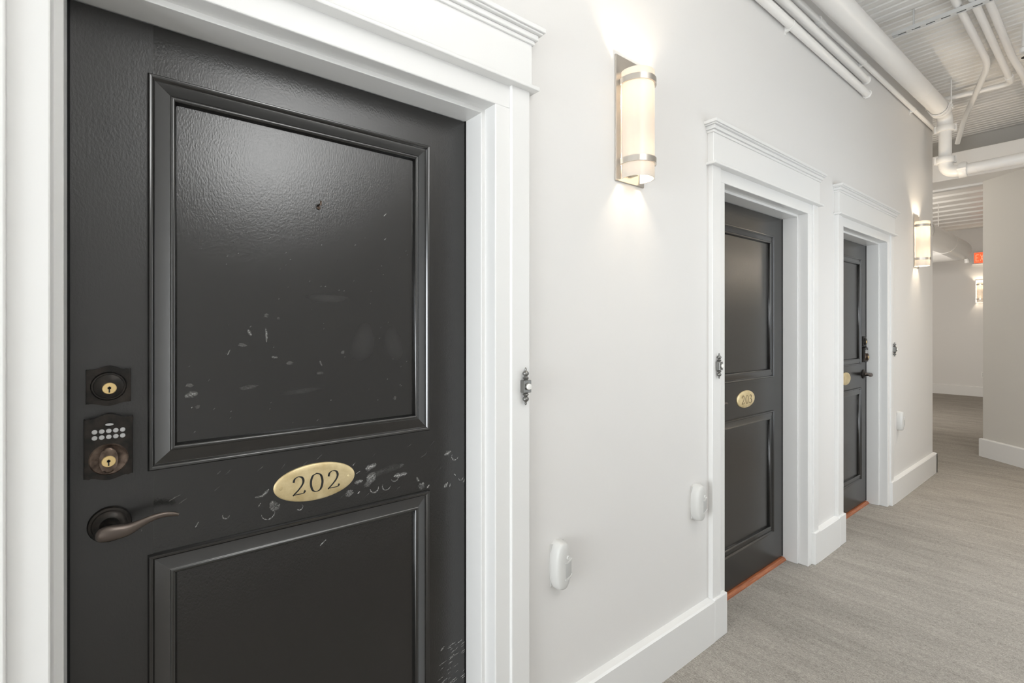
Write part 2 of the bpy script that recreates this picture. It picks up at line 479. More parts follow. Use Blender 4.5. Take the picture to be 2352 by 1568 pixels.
# ------------------------------------------------------------------ doors
MOULD = [(0.0, 0.0), (0.0005, 0.006), (0.003, 0.0095), (0.0065, 0.0095), (0.0095, 0.006), (0.0115, 0.003), (0.0125, 0.0022),
         (0.038, 0.0075), (0.0395, 0.0095), (0.043, 0.0105), (0.0465, 0.009), (0.0495, 0.004), (0.052, -0.004)]
def strip(p0, p1, inward0, inward1):
    """one mitred moulding strip; p0,p1 outer corners (x,z); inward vectors diagonal at each end"""
    bm = nb()
    rings = []
    for p, dgl in ((p0, inward0), (p1, inward1)):
        ring = [(p[0] + dgl[0] * t, -h, p[1] + dgl[1] * t) for t, h in MOULD]
        ring.append((p[0] + dgl[0] * 0.052, 0.012, p[1] + dgl[1] * 0.052)); ring.append((p[0], 0.012, p[1]))
        rings.append(ring)
    return loft(bm, rings)

def door(idx, d, label):
    x0, x1 = d['x0'], d['x1']
    W = x1 - x0; top = d['dt'] - 0.003
    t = thing('door_%d' % (idx + 1), label, None, (x0, 0, 0), kind='structure')
    a, b = 0.125, W - 0.129
    za, zb, zc, zd = d['za'], d['zb'], d['zc'], d['zd']
    st = M['door_stile'] if idx == 0 else M['door']
    e = 0.003
    obj('stile', B(e, a + .01, 0, 0.045, 0.022, top), st, t)
    obj('stile', B(b - .01, W - e, 0, 0.045, 0.022, top), M['door'], t)
    for z0, z1 in ((za - .01, top), (zc - .01, zb + .01), (0.022, zd + .01)):
        obj('rail', B(a + .01, b - .01, 0, 0.045, z0, z1), M['door'], t)
    for z0, z1 in ((zb, za), (zd, zc)):
        p = obj('panel', B(a + .012, b - .012, 0.004, 0.03, z0 + .012, z1 - .012), M['door'], t)
        c = [(a, z0), (b, z0), (b, z1), (a, z1)]
        dg = [(1, 1), (-1, 1), (-1, -1), (1, -1)]
        for k in range(4):
            j = (k + 1) % 4
            obj('moulding_strip', strip(c[k], c[j], dg[k], dg[j]), M['moulding'], p, True, angle=50)
    return t
D1 = door(0, DOORS[0], 'scuffed black two-panel door 202 with a keypad lock')
D2 = door(1, DOORS[1], 'black two-panel door 203 with a soft lamp reflection')
D3 = door(2, DOORS[2], 'black two-panel door with its lever beside the far jamb')

# ---- numerals as pen strokes, in a box 1 high
def nib(path, lo, hi, pen=R(30), taper=True):
    pts = spline([(x, z, 0) for x, z in path], 10)
    out = []
    for i, p in enumerate(pts):
        q = pts[min(i + 1, len(pts) - 1)] - pts[max(i - 1, 0)]
        an = math.atan2(q.y, q.x)
        out.append((p.x, p.y, lo + (hi - lo) * abs(math.sin(an - pen)) ** 1.5, an))
    return out
def ribbon(bm, stroke, sx, sz, ox, oz, y0, y1):
    l, r = [], []
    for x, z, wd, an in stroke:
        nx_, nz_ = -math.sin(an) * wd / 2, math.cos(an) * wd / 2
        l.append((ox + (x + nx_) * sx, oz + (z + nz_) * sz)); r.append((ox + (x - nx_) * sx, oz + (z - nz_) * sz))
    rings = [[(p[0], y0, p[1]), (q[0], y0, q[1]), (q[0], y1, q[1]), (p[0], y1, p[1])] for p, q in zip(l, r)]
    loft(bm, rings)
GLYPH = {
 '2': ([[(0.06, 0.70), (0.13, 0.88), (0.32, 0.97), (0.52, 0.90), (0.60, 0.72), (0.54, 0.52), (0.36, 0.30), (0.12, 0.09), (0.03, 0.015)],
        [(0.03, 0.045), (0.25, 0.05), (0.48, 0.05), (0.62, 0.07), (0.70, 0.19)]], 0.72),
 '0': ([[(0.40, 0.985), (0.17, 0.86), (0.07, 0.5), (0.17, 0.13), (0.40, 0.015), (0.63, 0.13), (0.73, 0.5), (0.63, 0.86), (0.40, 0.985)]], 0.80),
 '3': ([[(0.08, 0.80), (0.20, 0.94), (0.38, 0.95), (0.52, 0.80), (0.46, 0.62), (0.26, 0.52)],
        [(0.26, 0.53), (0.48, 0.47), (0.58, 0.30), (0.50, 0.10), (0.30, 0.01), (0.10, 0.06), (0.04, 0.14)]], 0.62)}
def numerals(text, h, squeeze, y, m, parent, oz):
    adv = [GLYPH[c][1] for c in text]; tot = sum(adv) + 0.22 * (len(text) - 1)
    x = -tot / 2
    for c, ad in zip(text, adv):
        bm = nb()
        for st in GLYPH[c][0]:
            ribbon(bm, nib(st, 0.035, 0.125, R(10) if c != '0' else R(0)), h * squeeze, h, x * h * squeeze + parent['px'], oz - h / 2, y, y - 0.0006)
        obj('numeral', bm, m, parent)
        x += ad + 0.22

def number_plate(dr, cx, cz, text, ink):
    bm = nb()
    rings = []
    for f, h in ((1.0, 0.0), (1.0, 0.0018), (0.985, 0.003), (0.94, 0.0045), (0.7, 0.0062), (0.35, 0.0068), (0.02, 0.007)):
        rings.append([(x, -h, z) for x, z in ellipse(cx, cz, 0.0995 * f, 0.0465 * f, 48)])
    loft(bm, rings)
    p = obj('number_plate', bm, M['brass'], dr, True, label='oval brass number plate')
    p['px'] = cx
    for s in (-1, 1):
        sb = nb(); lathe(sb, [(0.0045, 0.003), (0.0045, 0.0052), (0.0036, 0.0064), (0.0005, 0.0068)], 'y', (cx + s * 0.084, 0, cz), 14)
        sc_ = obj('screw', sb, M['brass'], p, True)
    if text: numerals(text, 0.047, 0.92, -0.0066, ink, p, cz - 0.001)
    return p
number_plate(D1, 0.468, 0.992, '202', M['engrave'])
number_plate(D2, 0.463, 0.997, '203', M['engrave_gold'])
number_plate(D3, 0.463, 1.008, '', None)

# ---- hardware
def ogee_outline(cx, zlo, zhi, w, rise):
    """plate outline whose top and bottom swell like a shallow ogee"""
    h = w / 2; up = []
    for k in range(21):
        x = -h + w * k / 20; u = abs(x) / h
        z = rise * (0.5 + 0.5 * math.cos(math.pi * min(u / 0.82, 1.0))) + (0.10 * rise * ((u - 0.82) / 0.18) if u > 0.82 else 0)
        up.append((x, z))
    return [(cx + x, zlo - 0.8 * z) for x, z in up] + [(cx + x, zhi + z) for x, z in up[::-1]]

def key_cylinder(parent, cx, cz, y, r=0.0115):
    bm = nb(); lathe(bm, [(r, y - 0.004), (r, y), (r * 0.9, y + 0.0012), (0.0005, y + 0.0014)], 'y', (cx, 0, cz), 24)
    k = obj('key_cylinder', bm, M['keybrass'], parent, True, label='brass key cylinder')
    bm = nb(); box(bm, cx - 0.0012, cx + 0.0012, -y - 0.0019, -y, cz - 0.008, cz + 0.004); box(bm, cx - 0.0028, cx + 0.0028, -y - 0.0019, -y, cz - 0.001, cz + 0.003)
    return k, bm

def deadbolt(dr, cx, cz):
    bm = nb(); prism(bm, ogee_outline(cx, cz - 0.0335, cz + 0.0325, 0.070, 0.0075), 0, -0.011, 0.0016, 2)
    p = obj('deadbolt', bm, M['bronze'], dr, True)
    bm = nb(); lathe(bm, [(0.0285, 0.008), (0.0285, 0.014), (0.0265, 0.0175), (0.0240, 0.0178), (0.0235, 0.0195), (0.0220, 0.0205), (0.0005, 0.0205)], 'y', (cx, 0, cz))
    obj('cylinder_collar', bm, M['bronze'], p, True)
    k, kb = key_cylinder(p, cx + 0.001, cz - 0.004, 0.0212)
    obj('keyway', kb, M['engrave'], p)

def keypad(dr, cx, zlo, zhi):
    w = 0.076
    bm = nb(); prism(bm, ogee_outline(cx, zlo, zhi, w, 0.009), 0, -0.021, 0.002, 2)
    p = obj('keypad_lock', bm, M['bronze'], dr, True)
    zc = zhi - 0.024
    for r_ in range(2):
        for k in range(5):
            bm = nb(); lathe(bm, [(0.0044, 0.018), (0.0044, 0.0222), (0.0034, 0.0232), (0.0004, 0.0234)], 'y', (cx + (k - 2) * 0.0108, 0, zc - r_ * 0.0118), 16)
            obj('key_button', bm, M['button'], p, True)
    bm = nb(); prism(bm, ellipse(cx + 0.001, zc + 0.0125, 0.0065, 0.0025, 16), -0.018, -0.0225, 0.0006, 1)
    obj('status_lens', bm, M['button'], p, True)
    cz = zlo + 0.034
    bm = nb(); lathe(bm, [(0.031, 0.014), (0.031, 0.0215), (0.029, 0.0235), (0.0265, 0.0230), (0.025, 0.0225), (0.0005, 0.0225)], 'y', (cx, 0, cz))
    obj('turn_ring', bm, M['bronze_worn'], p, True)
    out_ = []
    for k in range(36):
        a = 2 * math.pi * k / 36; out_.append((cx + 0.0145 * math.cos(a), cz + 0.0255 * math.sin(a)))
    bm = nb(); prism(bm, out_, -0.020, -0.034, 0.004, 3)
    obj('thumb_turn', bm, M['bronze_worn'], p, True)
    k, kb = key_cylinder(p, cx, cz - 0.002, 0.0352, 0.0112)
    obj('keyway', kb, M['engrave'], p)

def lever(dr, cx, cz, sgn):
    bm = nb(); lathe(bm, [(0.0355, 0.0), (0.0355, 0.004), (0.0335, 0.007), (0.0295, 0.0080), (0.0275, 0.0105), (0.0235, 0.0115), (0.0215, 0.0135), (0.0165, 0.0150), (0.0135, 0.020), (0.0125, 0.032), (0.0118, 0.044)], 'y', (cx, 0, cz))
    p = obj('lever_handle', bm, M['bronze'], dr, True)
    # wave lever: an elliptical section swept along a shallow S
    path = [(-0.0215, -0.004, 0.002, 0.003), (-0.0195, -0.004, 0.007, 0.0085), (-0.013, -0.004, 0.010, 0.0135), (0.002, -0.0035, 0.0105, 0.0155), (0.026, -0.0035, 0.0085, 0.0125), (0.046, 0.003, 0.006, 0.0085), (0.066, 0.0095, 0.005, 0.0066),
            (0.086, 0.0115, 0.0045, 0.0056), (0.104, 0.008, 0.004, 0.0046), (0.112, 0.0045, 0.003, 0.003)]
    pts = spline([(x, z, 0) for x, z, a, b in path], 5); ra = spline([(a, b, 0) for x, z, a, b in path], 5)
    rings = []
    n = 16
    for i, (q, r_) in enumerate(zip(pts, ra)):
        t_ = pts[min(i + 1, len(pts) - 1)] - pts[max(i - 1, 0)]; an = math.atan2(t_.y, t_.x)
        ring = []
        for k in range(n):
            a = 2 * math.pi * k / n
            u, v = math.cos(a) * r_.x, math.sin(a) * r_.y
            ring.append((cx + sgn * (q.x - math.sin(an) * v), -0.050 + 0.006 * (q.x / 0.1) ** 2 - u, cz + q.y + math.cos(an) * v))
        rings.append(ring)
    bm = nb(); loft(bm, rings)
    obj('lever', bm, M['bronze_lever'], p, True, angle=60)
o1 = -DOORS[0]['x0']
deadbolt(D1, o1 - 0.0135, 1.264)
keypad(D1, o1 - 0.0135, 1.086, 1.200)
lever(D1, o1 - 0.012, 0.985, 1)
# hook where a small ornament hung
bm = nb(); tube(bm, [(o1 + .400, 0.006, 1.693), (o1 + .400, -0.010, 1.693), (o1 + .400, -0.013, 1.690), (o1 + .400, -0.0145, 1.694), (o1 + .400, -0.0145, 1.700)], 0.0022, 8)
lathe(bm, [(0.0046, -0.004), (0.0046, -0.0015), (0.0035, 0.0), (0.0005, 0.0005)], 'y', (o1 + .400, 0, 1.686), 12)
obj('hook_nail', bm, M['bronze_worn'], D1, True, label='small bronze hook nail')
deadbolt(D2, 0.070, 1.264); keypad(D2, 0.070, 1.086, 1.200); lever(D2, 0.078, 0.998, 1)
W3 = DOORS[2]['x1'] - DOORS[2]['x0']
deadbolt(D3, W3 - 0.066, 1.275); keypad(D3, W3 - 0.066, 1.120, 1.225); lever(D3, W3 - 0.066, 1.020, -1)

# ---- scuffs on door 202 (x, z on the door face)
SCUFFS = [(0.537,1.003,0.015,0.005,0.00947,0.5,0), (0.607,0.961,0.011,0,0.00244,0.35,1), (0.624,0.965,0.02,0.001,0.00862,0.45,0), (0.582,0.943,0.0121,0,0.00242,0.4,1),
 (0.547,0.943,0.0119,0,0.00357,0.45,1), (0.503,0.94,0.003,0.003,0.00349,0.5,0), (0.503,0.969,0.011,0.002,0.00699,0.4,0), (0.49,1.018,0.004,0.004,0.00232,0.4,0),
 (0.501,0.994,0.006,0.003,0.00233,0.4,0), (0.679,0.942,0.004,-0.006,0.00505,0.4,0), (0.712,0.914,0.004,0.005,0.00384,0.5,0), (0.779,1.002,0.011,0.004,0.0079,0.5,0),
 (0.805,0.989,0.012,0,0.00333,0.5,1), (0.805,0.931,0.003,-0.005,0.00266,0.5,0), (0.826,0.919,0.0081,0,0.00269,0.4,1), (0.773,0.907,0.006,0.006,0.00788,0.5,0),
 (0.787,0.903,0.002,0.005,0.00397,0.5,0), (0.837,0.906,0.003,0.005,0.0027,0.5,0), (0.275,0.987,0.008,0.008,0.00519,0.35,0), (0.262,0.981,0.009,0.0,0.00413,0.35,0),
 (0.281,0.937,0.0146,0,0.0026,0.35,1), (0.353,0.936,0.0076,0,0.0027,0.4,1), (0.262,0.961,0.003,0.004,0.00155,0.4,0), (0.411,0.83,0.008,0.006,0.00334,0.5,0),
 (0.193,0.953,0.007,0,0.00248,0.4,1), (0.137,0.946,0.003,0.005,0.0024,0.4,0), (0.039,0.958,0.001,0.002,0.00182,0.4,0), (0.127,1.233,0.012,0.003,0.00956,0.35,0),
 (0.128,1.205,0.001,0.002,0.00144,0.5,0), (0.278,1.363,-0.001,0.017,0.00312,0.4,0), (0.242,1.369,0.004,-0.007,0.0051,0.35,0), (0.199,1.324,0.003,0.006,0.00199,0.3,0),
 (0.296,1.309,0.007,-0.001,0.0042,0.3,0), (0.406,1.289,0.003,-0.007,0.00333,0.25,0), (0.58,1.694,0.004,0.004,0.00181,0.7,0), (0.58,1.627,0.003,0.003,0.00181,0.6,0),
 (0.096,1.014,0.01,0.005,0.00141,0.25,0), (0.111,1.004,0.007,0.004,0.00142,0.2,0), (0.785,0.411,0.007,-0.001,0.00171,0.5,0), (0.8,0.309,0.009,0.001,0.00201,0.5,0)]
SMUDGES = [(0.539,0.974,0.0189,0.013,25,0.55), (0.478,0.944,0.0115,0.0081,30,0.5), (0.626,0.991,0.0086,0.0049,20,0.3), (0.691,0.921,0.0114,0.0089,-30,0.5), (0.293,0.952,0.0136,0.0126,40,0.4),
 (0.287,0.875,0.0073,0.0042,10,0.25), (0.124,1.254,0.0086,0.0038,10,0.3), (0.227,1.34,0.0101,0.004,-10,0.25), (0.278,1.41,0.0062,0.0042,0,0.25), (0.305,1.403,0.0042,0.0032,0,0.2),
 (0.331,1.294,0.0096,0.0043,0,0.22), (0.403,1.265,0.0122,0.0033,0,0.15), (0.238,1.241,0.0214,0.0046,3,0.15), (0.609,1.183,0.0061,0.0049,0,0.2), (0.462,1.316,0.0057,0.004,0,0.25),
 (0.517,1.34,0.0363,0.0615,-12,0.06), (0.361,1.223,0.0597,0.0076,4,0.09), (0.421,1.457,0.0615,0.0123,0,0.07), (0.605,1.335,0.0305,0.0549,15,0.05), (0.598,0.988,0.0426,0.0122,10,0.1),
 (0.139,1.205,0.0058,0.0039,0,0.2), (0.56,0.983,0.0359,0.0096,18,0.12), (0.529,0.959,0.0141,0.0083,40,0.3)]
DR = random.Random(4)
for i in range(40):
    SCUFFS.append((0.745 + 0.095 * DR.random() ** .6, 0.29 + 0.14 * DR.random(), 0.004 + 0.006 * DR.random(), 0.001 + 0.002 * DR.random(), 0.0014 + 0.0014 * DR.random(), .45, 0))
for i in range(70):
    SCUFFS.append((0.12 + 0.53 * DR.random(), 1.14 + 0.5 * DR.random(), 0.001 + 0.001 * DR.random(), 0.0015, 0.0010, .28, 0))
for i in range(26):
    SCUFFS.append((0.12 + 0.68 * DR.random(), 0.925 + 0.13 * DR.random(), 0.003 + 0.005 * DR.random(), 0.003 + 0.003 * DR.random(), 0.0011, .18, 0))
bm = nb(); fl = bm.verts.layers.float.new('fade')
def ysurf(x, z):
    inp = 0.103 < x < 0.664 and (1.132 < z < 1.862 or 0.25 < z < 0.852)
    return 0.0035 if inp else -0.0005
def stroke(pts, wd, al):
    prev = None; n = len(pts)
    for i, (x, z) in enumerate(pts):
        a, b = pts[max(i - 1, 0)], pts[min(i + 1, n - 1)]
        L_ = math.hypot(b[0] - a[0], b[1] - a[1]) or 1e-6
        nx_, nz_ = -(b[1] - a[1]) / L_, (b[0] - a[0]) / L_
        s_ = math.sin(math.pi * (i + 0.5) / n) ** 0.6 * (0.75 + 0.5 * DR.random())
        y = ysurf(*pts[n // 2])
        row = []
        for f, al_ in ((-0.5, 0.0), (0.0, al), (0.5, 0.0)):
            v = bm.verts.new((x + nx_ * wd * f * s_ * 1.7 + o1, y, z + nz_ * wd * f * s_ * 1.7)); v[fl] = al_; row.append(v)
        if prev:
            for k in range(2): bm.faces.new((prev[k], prev[k + 1], row[k + 1], row[k]))
        prev = row
for x, z, dx, dz, wd, al, arc in SCUFFS:
    al = min(1.0, al * 1.7)
    if arc:
        s_ = R(DR.uniform(150, 230)); pts = [(x + dx * math.cos(s_ + R(190) * k / 9), z + dx * math.sin(s_ + R(190) * k / 9)) for k in range(10)]
        stroke(pts, max(wd, 0.0018), al)
    else:
        stroke([(x + dx * t + DR.uniform(-1, 1) * 0.0006, z + dz * t + DR.uniform(-1, 1) * 0.0006) for t in [-1 + 2 * k / 6 for k in range(7)]], max(wd, 0.0012), al)
for x, z, rx, rz, an, al in SMUDGES:
    if rx < 0.025:
        for k in range(7):
            f = -0.8 + 1.6 * k / 6; hl = rx * math.sqrt(1 - f * f) * DR.uniform(0.55, 1.0); A = R(an + DR.uniform(-9, 9))
            ox, oz = -math.sin(R(an)) * rz * f + DR.uniform(-.2, .2) * rx, math.cos(R(an)) * rz * f
            stroke([(x + ox + hl * t * math.cos(A), z + oz + hl * t * math.sin(A)) for t in (-1, -.6, -.2, .2, .6, 1)], rz * 0.42, min(1, al * DR.uniform(0.5, 1.5)))
        continue
    y = ysurf(x, z); A = R(an)
    if rx > 0.025: al *= 0.6
    def P(f, th):
        big = 0.25 if rx > 0.025 else 1.0
        w_ = f * (0.8 + 0.25 * big * math.sin(3 * th + x * 90) + 0.12 * big * math.sin(7 * th + z * 60))
        u, v = rx * w_ * math.cos(th), rz * w_ * math.sin(th)
        return (x + u * math.cos(A) - v * math.sin(A) + o1, y, z + u * math.sin(A) + v * math.cos(A))
    c = bm.verts.new(P(0, 0)); c[fl] = min(1, al * 1.2)
    r1, r2 = [], []
    for k in range(20):
        th = 2 * math.pi * k / 20
        v = bm.verts.new(P(0.5 if rx > 0.025 else 0.7, th)); v[fl] = al; r1.append(v)
        v = bm.verts.new(P(1.1, th)); v[fl] = 0.0; r2.append(v)
    for k in range(20):
        j = (k + 1) % 20
        bm.faces.new((c, r1[k], r1[j])); bm.faces.new((r1[k], r2[k], r2[j], r1[j]))
me = bpy.data.meshes.new('scuff_marks'); bm.to_mesh(me); bm.free(); me.materials.append(M['scuff'])
so = bpy.data.objects.new('scuff_marks', me); COL.objects.link(so); so.parent = D1; so['kind'] = 'stuff'; so['label'] = 'pale scuffs and smudges'

# ------------------------------------------------------------------ door bells
def bell(loc, label):
    t = thing('door_bell', label, 'doorbell', loc, group='ornate door bells on the casings')
    bm = nb()
    def turned(sgn):
        prof = [(0.0085, 0.017), (0.0060, 0.020), (0.0085, 0.0235), (0.0095, 0.0255), (0.0060, 0.0285), (0.0048, 0.031), (0.0088, 0.0345), (0.0102, 0.0385), (0.0085, 0.0425), (0.0045, 0.046), (0.0028, 0.0485), (0.0036, 0.0515), (0.0028, 0.0545), (0.0006, 0.057)]
        b = nb(); lathe(b, [(r, sgn * h) for r, h in prof], 'z', (0, -0.0095, 0), 18)
        obj('finial', b, M['pewter'], t, True, angle=60)
    obj('bell_box', B(-0.0135, 0.0135, -0.020, 0.0, -0.0185, 0.0185, 0.0015, 2), M['pewter'], t)
    turned(1); turned(-1)
    bm = nb(); lathe(bm, [(0.0112, 0.018), (0.0112, 0.023), (0.0098, 0.0245)], 'y', (0.0, 0, 0), 24)
    obj('button_bezel', bm, M['pewter'], t, True)
    bm = nb(); lathe(bm, [(0.0092, 0.020), (0.0092, 0.0265), (0.0080, 0.0290), (0.0040, 0.0300), (0.0005, 0.0303)], 'y', (0.0, 0, 0), 24)
    obj('push_button', bm, M['button_white'], t, True, label='pearl white push button')
    return t
bell((DOORS[0]['x1'] + 0.112, -0.146, 1.205), 'ornate pewter door bell with white button on the casing of door 202')
bell((DOORS[1]['x0'] - 0.100, -0.146, 1.212), 'ornate pewter door bell on the near casing leg of door 203')
bell((DOORS[2]['x1'] + 0.118, -0.146, 1.213), 'dark ornate door bell on the casing below the corner sconce')

# ------------------------------------------------------------------ wall sensors
def sensor(loc, label):
    t = thing('wall_sensor', label, 'sensor', loc, group='white egg-shaped wall sensors low on the wall')
    hw, hh, n = 0.0335, 0.0775, 40
    def ring(f, y, g=None):
        r_ = []; g = g if g is not None else f
        for k in range(n):
            a = 2 * math.pi * k / n
            c, s_ = math.cos(a), math.sin(a)
            x = hw * f * math.copysign(abs(c) ** (2.0 / 3.0), c); z = hh * g * math.copysign(abs(s_) ** (2 / 2.3), s_)
            if z > 0: x *= 1 - 0.10 * (z / hh)
            r_.append((x, -y, z))
        return r_
    bm = nb(); loft(bm, [ring(1.0, 0), ring(1.0, 0.008), ring(0.995, 0.020), ring(0.97, 0.028), ring(0.90, 0.034, .95), ring(0.78, 0.0375, .88), ring(0.55, 0.0392, .7), ring(0.25, 0.0398, .4), ring(0.02, 0.040, .05)])
    obj('shell', bm, M['plastic'], t, True, angle=60)
    obj('back_plate', B(-0.030, 0.030, -0.004, 0.0, -0.070, 0.070, 0.002), M['plastic'], t)
    # flat window let into the right of the face, a moulded brow above it and a lens
    bm = nb()
    prism(bm, [(0.001, -0.040), (0.022, -0.034), (0.0275, -0.027), (0.0275, 0.016), (0.020, 0.012), (0.011, 0.008), (0.001, 0.008)], -0.028, -0.0402, 0.001, 2)
    obj('sensor_window', bm, M['plastic_grey'], t, True)
    bm = nb(); prism(bm, [(0.0, 0.009), (0.010, 0.008), (0.020, 0.013), (0.029, 0.019), (0.029, 0.0225), (0.020, 0.017), (0.010, 0.0125), (0.0, 0.0125)], -0.028, -0.0425, 0.001, 1)
    obj('brow_lip', bm, M['plastic'], t, True)
    bm = nb(); prism(bm, [(0.0, -0.040), (0.012, -0.040), (0.023, -0.035), (0.029, -0.027), (0.029, -0.031), (0.023, -0.040), (0.012, -0.045), (0.0, -0.045)], -0.028, -0.0420, 0.001, 1)
    obj('sill_lip', bm, M['plastic'], t, True)
    bm = nb(); lathe(bm, [(0.0068, 0.030), (0.0068, 0.0415), (0.0055, 0.0432), (0.0042, 0.0425), (0.0005, 0.0428)], 'y', (0.013, 0, 0.027), 20)
    obj('lens', bm, M['plastic'], t, True)
    return t
sensor((1.115, WY, 0.617), 'white egg-shaped sensor low on the wall beside door 202')
sensor((1.935, WY, 0.637), 'white egg-shaped sensor close to the near casing of door 203')
sensor((4.945, WY, 0.628), 'white egg-shaped sensor below the sconce at the wall end')

# ------------------------------------------------------------------ sconces
def sconce(name_label, loc, rz, watts=SCONCE_W, glass='glass', group='tube sconces with nickel bands'):
    """loc: point on the wall face under the plate centre, z = plate bottom; the lamp faces local -y"""
    t = thing('wall_sconce', name_label, 'sconce', loc, rz, group)
    obj('back_plate', B(-0.0835, 0.0835, -0.007, 0.0, 0.0, 0.458, 0.0015), M['nickel'], t, label='brushed nickel back plate')
    cy, r, z0, z1, th = -0.037, 0.062, 0.010, 0.398, 0.0035
    a0 = math.asin(min(1, (-(cy) - 0.008) / r))       # where the tube meets the plate
    def arc(rad, n=36):
        A0, A1 = math.pi - a0 + 0.0, 2 * math.pi + a0
        return [(rad * math.cos(A0 + (A1 - A0) * k / n), cy + rad * math.sin(A0 + (A1 - A0) * k / n)) for k in range(n + 1)]
    def shell(ri, ro, za, zb):
        bm = nb(); o_, i_ = arc(ro), arc(ri)[::-1]
        loop = o_ + i_
        return loft(bm, [[(x, y, za) for x, y in loop], [(x, y, zb) for x, y in loop]], True, False), loop
    def shell_full(ri, ro, za, zb):
        bm, loop = shell(ri, ro, za, zb)
        n = len(loop) // 2
        bm.verts.ensure_lookup_table()
        V = bm.verts[:]
        for base in (0, len(loop)):
            for k in range(n - 1):
                try: bm.faces.new((V[base + k], V[base + k + 1], V[base + len(loop) - 2 - k], V[base + len(loop) - 1 - k]))
                except ValueError: pass
        return bm
    obj('glass_shade', shell_full(r - th, r, z0, z1), M[glass], t, True, label='frosted white glass shade')
    obj('nickel_band', shell_full(r + 0.0015, r + 0.0065, 0.060, 0.081), M['nickel'], t, True)
    obj('nickel_band', shell_full(r + 0.0015, r + 0.0065, 0.350, 0.371), M['nickel'], t, True)
    obj('lamp_box', B(-0.022, 0.022, -0.030, -0.005, 0.030, 0.110, 0.002), M['paper'], t)
    bm = nb(); tube(bm, [(0, cy, 0.11), (0, cy, 0.30)], 0.009, 12)
    obj('lamp_tube', bm, M['bulb'], t, True)
    bm = nb(); box(bm, -0.012, 0.012, -0.045, -0.02, 0.085, 0.115, 0.002)
    obj('lamp_holder', bm, M['plastic'], t)
    for k in range(3):
        obj('label_line', B(-0.020, 0.016, -0.0306, -0.0299, 0.040 + k * 0.008, 0.0425 + k * 0.008), M['ink'], t)
    for zz in (0.325, 0.10):
        d = bpy.data.lights.new('sconce_lamp', 'POINT'); d.energy = watts * (0.62 if zz > 0.2 else 0.38); d.color = (1.0, 0.84, 0.64); d.shadow_soft_size = 0.018
        o = bpy.data.objects.new('sconce_lamp', d); COL.objects.link(o); o.parent = t; o.location = (0, cy - 0.012, zz)
    return t
sconce('lit tube sconce on the wall between doors 202 and 203', (1.488, WY, 1.914), 0)
sconce('lit tube sconce near the outside corner of the long wall', (5.495, WY, 1.912), 0, SCONCE_W * 1.5)
sconce('lit tube sconce on the far lobby wall under the exit sign', (X_FAR, 0.532, 1.890), R(-90))
tt = 1.777
sconce('lit tube sconce on the angled wall opposite door 203', (CX + DX * tt, CY + DY * tt, 1.914), math.atan2(on_[1], on_[0]) + R(90), SCONCE_W * 2.5, 'glass_bright')

# ------------------------------------------------------------------ conduits on the wall
def strap(t, x, y, z, r, w=0.018):
    """two-hole strap: a band over the pipe with ears flat on the wall"""
    bm = nb()
    pr = []
    for k in range(13):
        a = math.pi * k / 12
        pr.append((y - (r + 0.002) * math.sin(a), z + (r + 0.002) * math.cos(a)))
    pr = [(WY - 0.0005, z + r + 0.022), (WY - 0.003, z + r + 0.022), (WY - 0.003, z + r + 0.004)] + pr + [(WY - 0.003, z - r - 0.004), (WY - 0.003, z - r - 0.022), (WY - 0.0005, z - r - 0.022)]
    loft(bm, [[(xx, p, q) for p, q in pr] for xx in (x - w / 2, x + w / 2)])
    bb = obj('strap', bm, M['pipe'], t, True)
def conduit(label, y, z, r, x0, x1, straps, sleeves=(), cap=True, slope=0.0):
    t = thing('conduit', label, 'conduit', (0, 0, 0), group='white conduits along the long wall')
    bm = nb(); zl = z - slope * (x1 - 2.5)
    pts = [(x0, y, zl), (2.5, y, zl), (x1 - 0.03, y, z)]
    if cap: pts += [(x1, y, z)]
    else: pts += [(x1, y, z)]
    tube(bm, pts, r, 18)
    obj('pipe_run', bm, M['pipe'], t, True)
    for x in straps: strap(t, x, y, z - slope * (x1 - max(x, 2.5)), r)
    for x in sleeves:
        bm = nb(); zz = z - slope * (x1 - max(x, 2.5))
        tube(bm, [(x - .035, y, zz), (x + .035, y, zz)], r + 0.005, 18)
        obj('coupling_sleeve', bm, M['pipe'], t, True)
    if cap:
        bm = nb(); lathe(bm, [(r + 0.004, -0.004), (r + 0.006, 0.0), (r + 0.004, 0.004)], 'x', (x1 - 0.018, y, z), 18)
        obj('end_ring', bm, M['pipe'], t, True)
conduit('lowest white conduit on the wall above door 203, ending in a cap', WY - 0.030, 3.012, 0.0225, -2.95, 4.10, (2.83, 1.2), ())
conduit('white conduit just above the lowest one, ending in a cap', WY - 0.030, 3.103, 0.0225, -2.95, 4.085, (1.3,), (2.4,))
conduit('thin white conduit under the sprinkler main, running to the wall corner', WY - 0.026, 3.262, 0.0165, -2.95, 6.13, (1.4, 4.02, 5.3), (3.25,), False, 0.024)

# ------------------------------------------------------------------ sprinkler main
t = thing('sprinkler_main', 'large white sprinkler main along the wall top, elbowed across the beam', 'pipe', (0, 0, 0))
YM, XM = -0.268, 5.78
z_far = 3.300
def zm(x): return z_far - 0.040 * (XM - 0.14 - max(x, 2.5))
bm = nb(); tube(bm, [(X_BACK, YM, zm(X_BACK)), (2.5, YM, zm(2.5)), (XM - 0.14, YM, zm(XM - 0.14))], 0.0645, 28)
obj('main_run', bm, M['pipe'], t, True)
bm = nb(); tube(bm, [(5.0 - .004, YM, zm(5.0)), (5.0 + .004, YM, zm(5.0))], 0.0657, 28)
obj('joint_seam', bm, M['pipe'], t, True)
el = bend((XM - 0.15, YM, z_far), (XM + .03, YM, z_far), (XM + .03, YM, z_far - 0.2), 0.10)
bm = nb(); tube(bm, [(XM - 0.15, YM, z_far)] + el + [(XM + .03, YM, z_far - 0.13)], 0.055, 24)
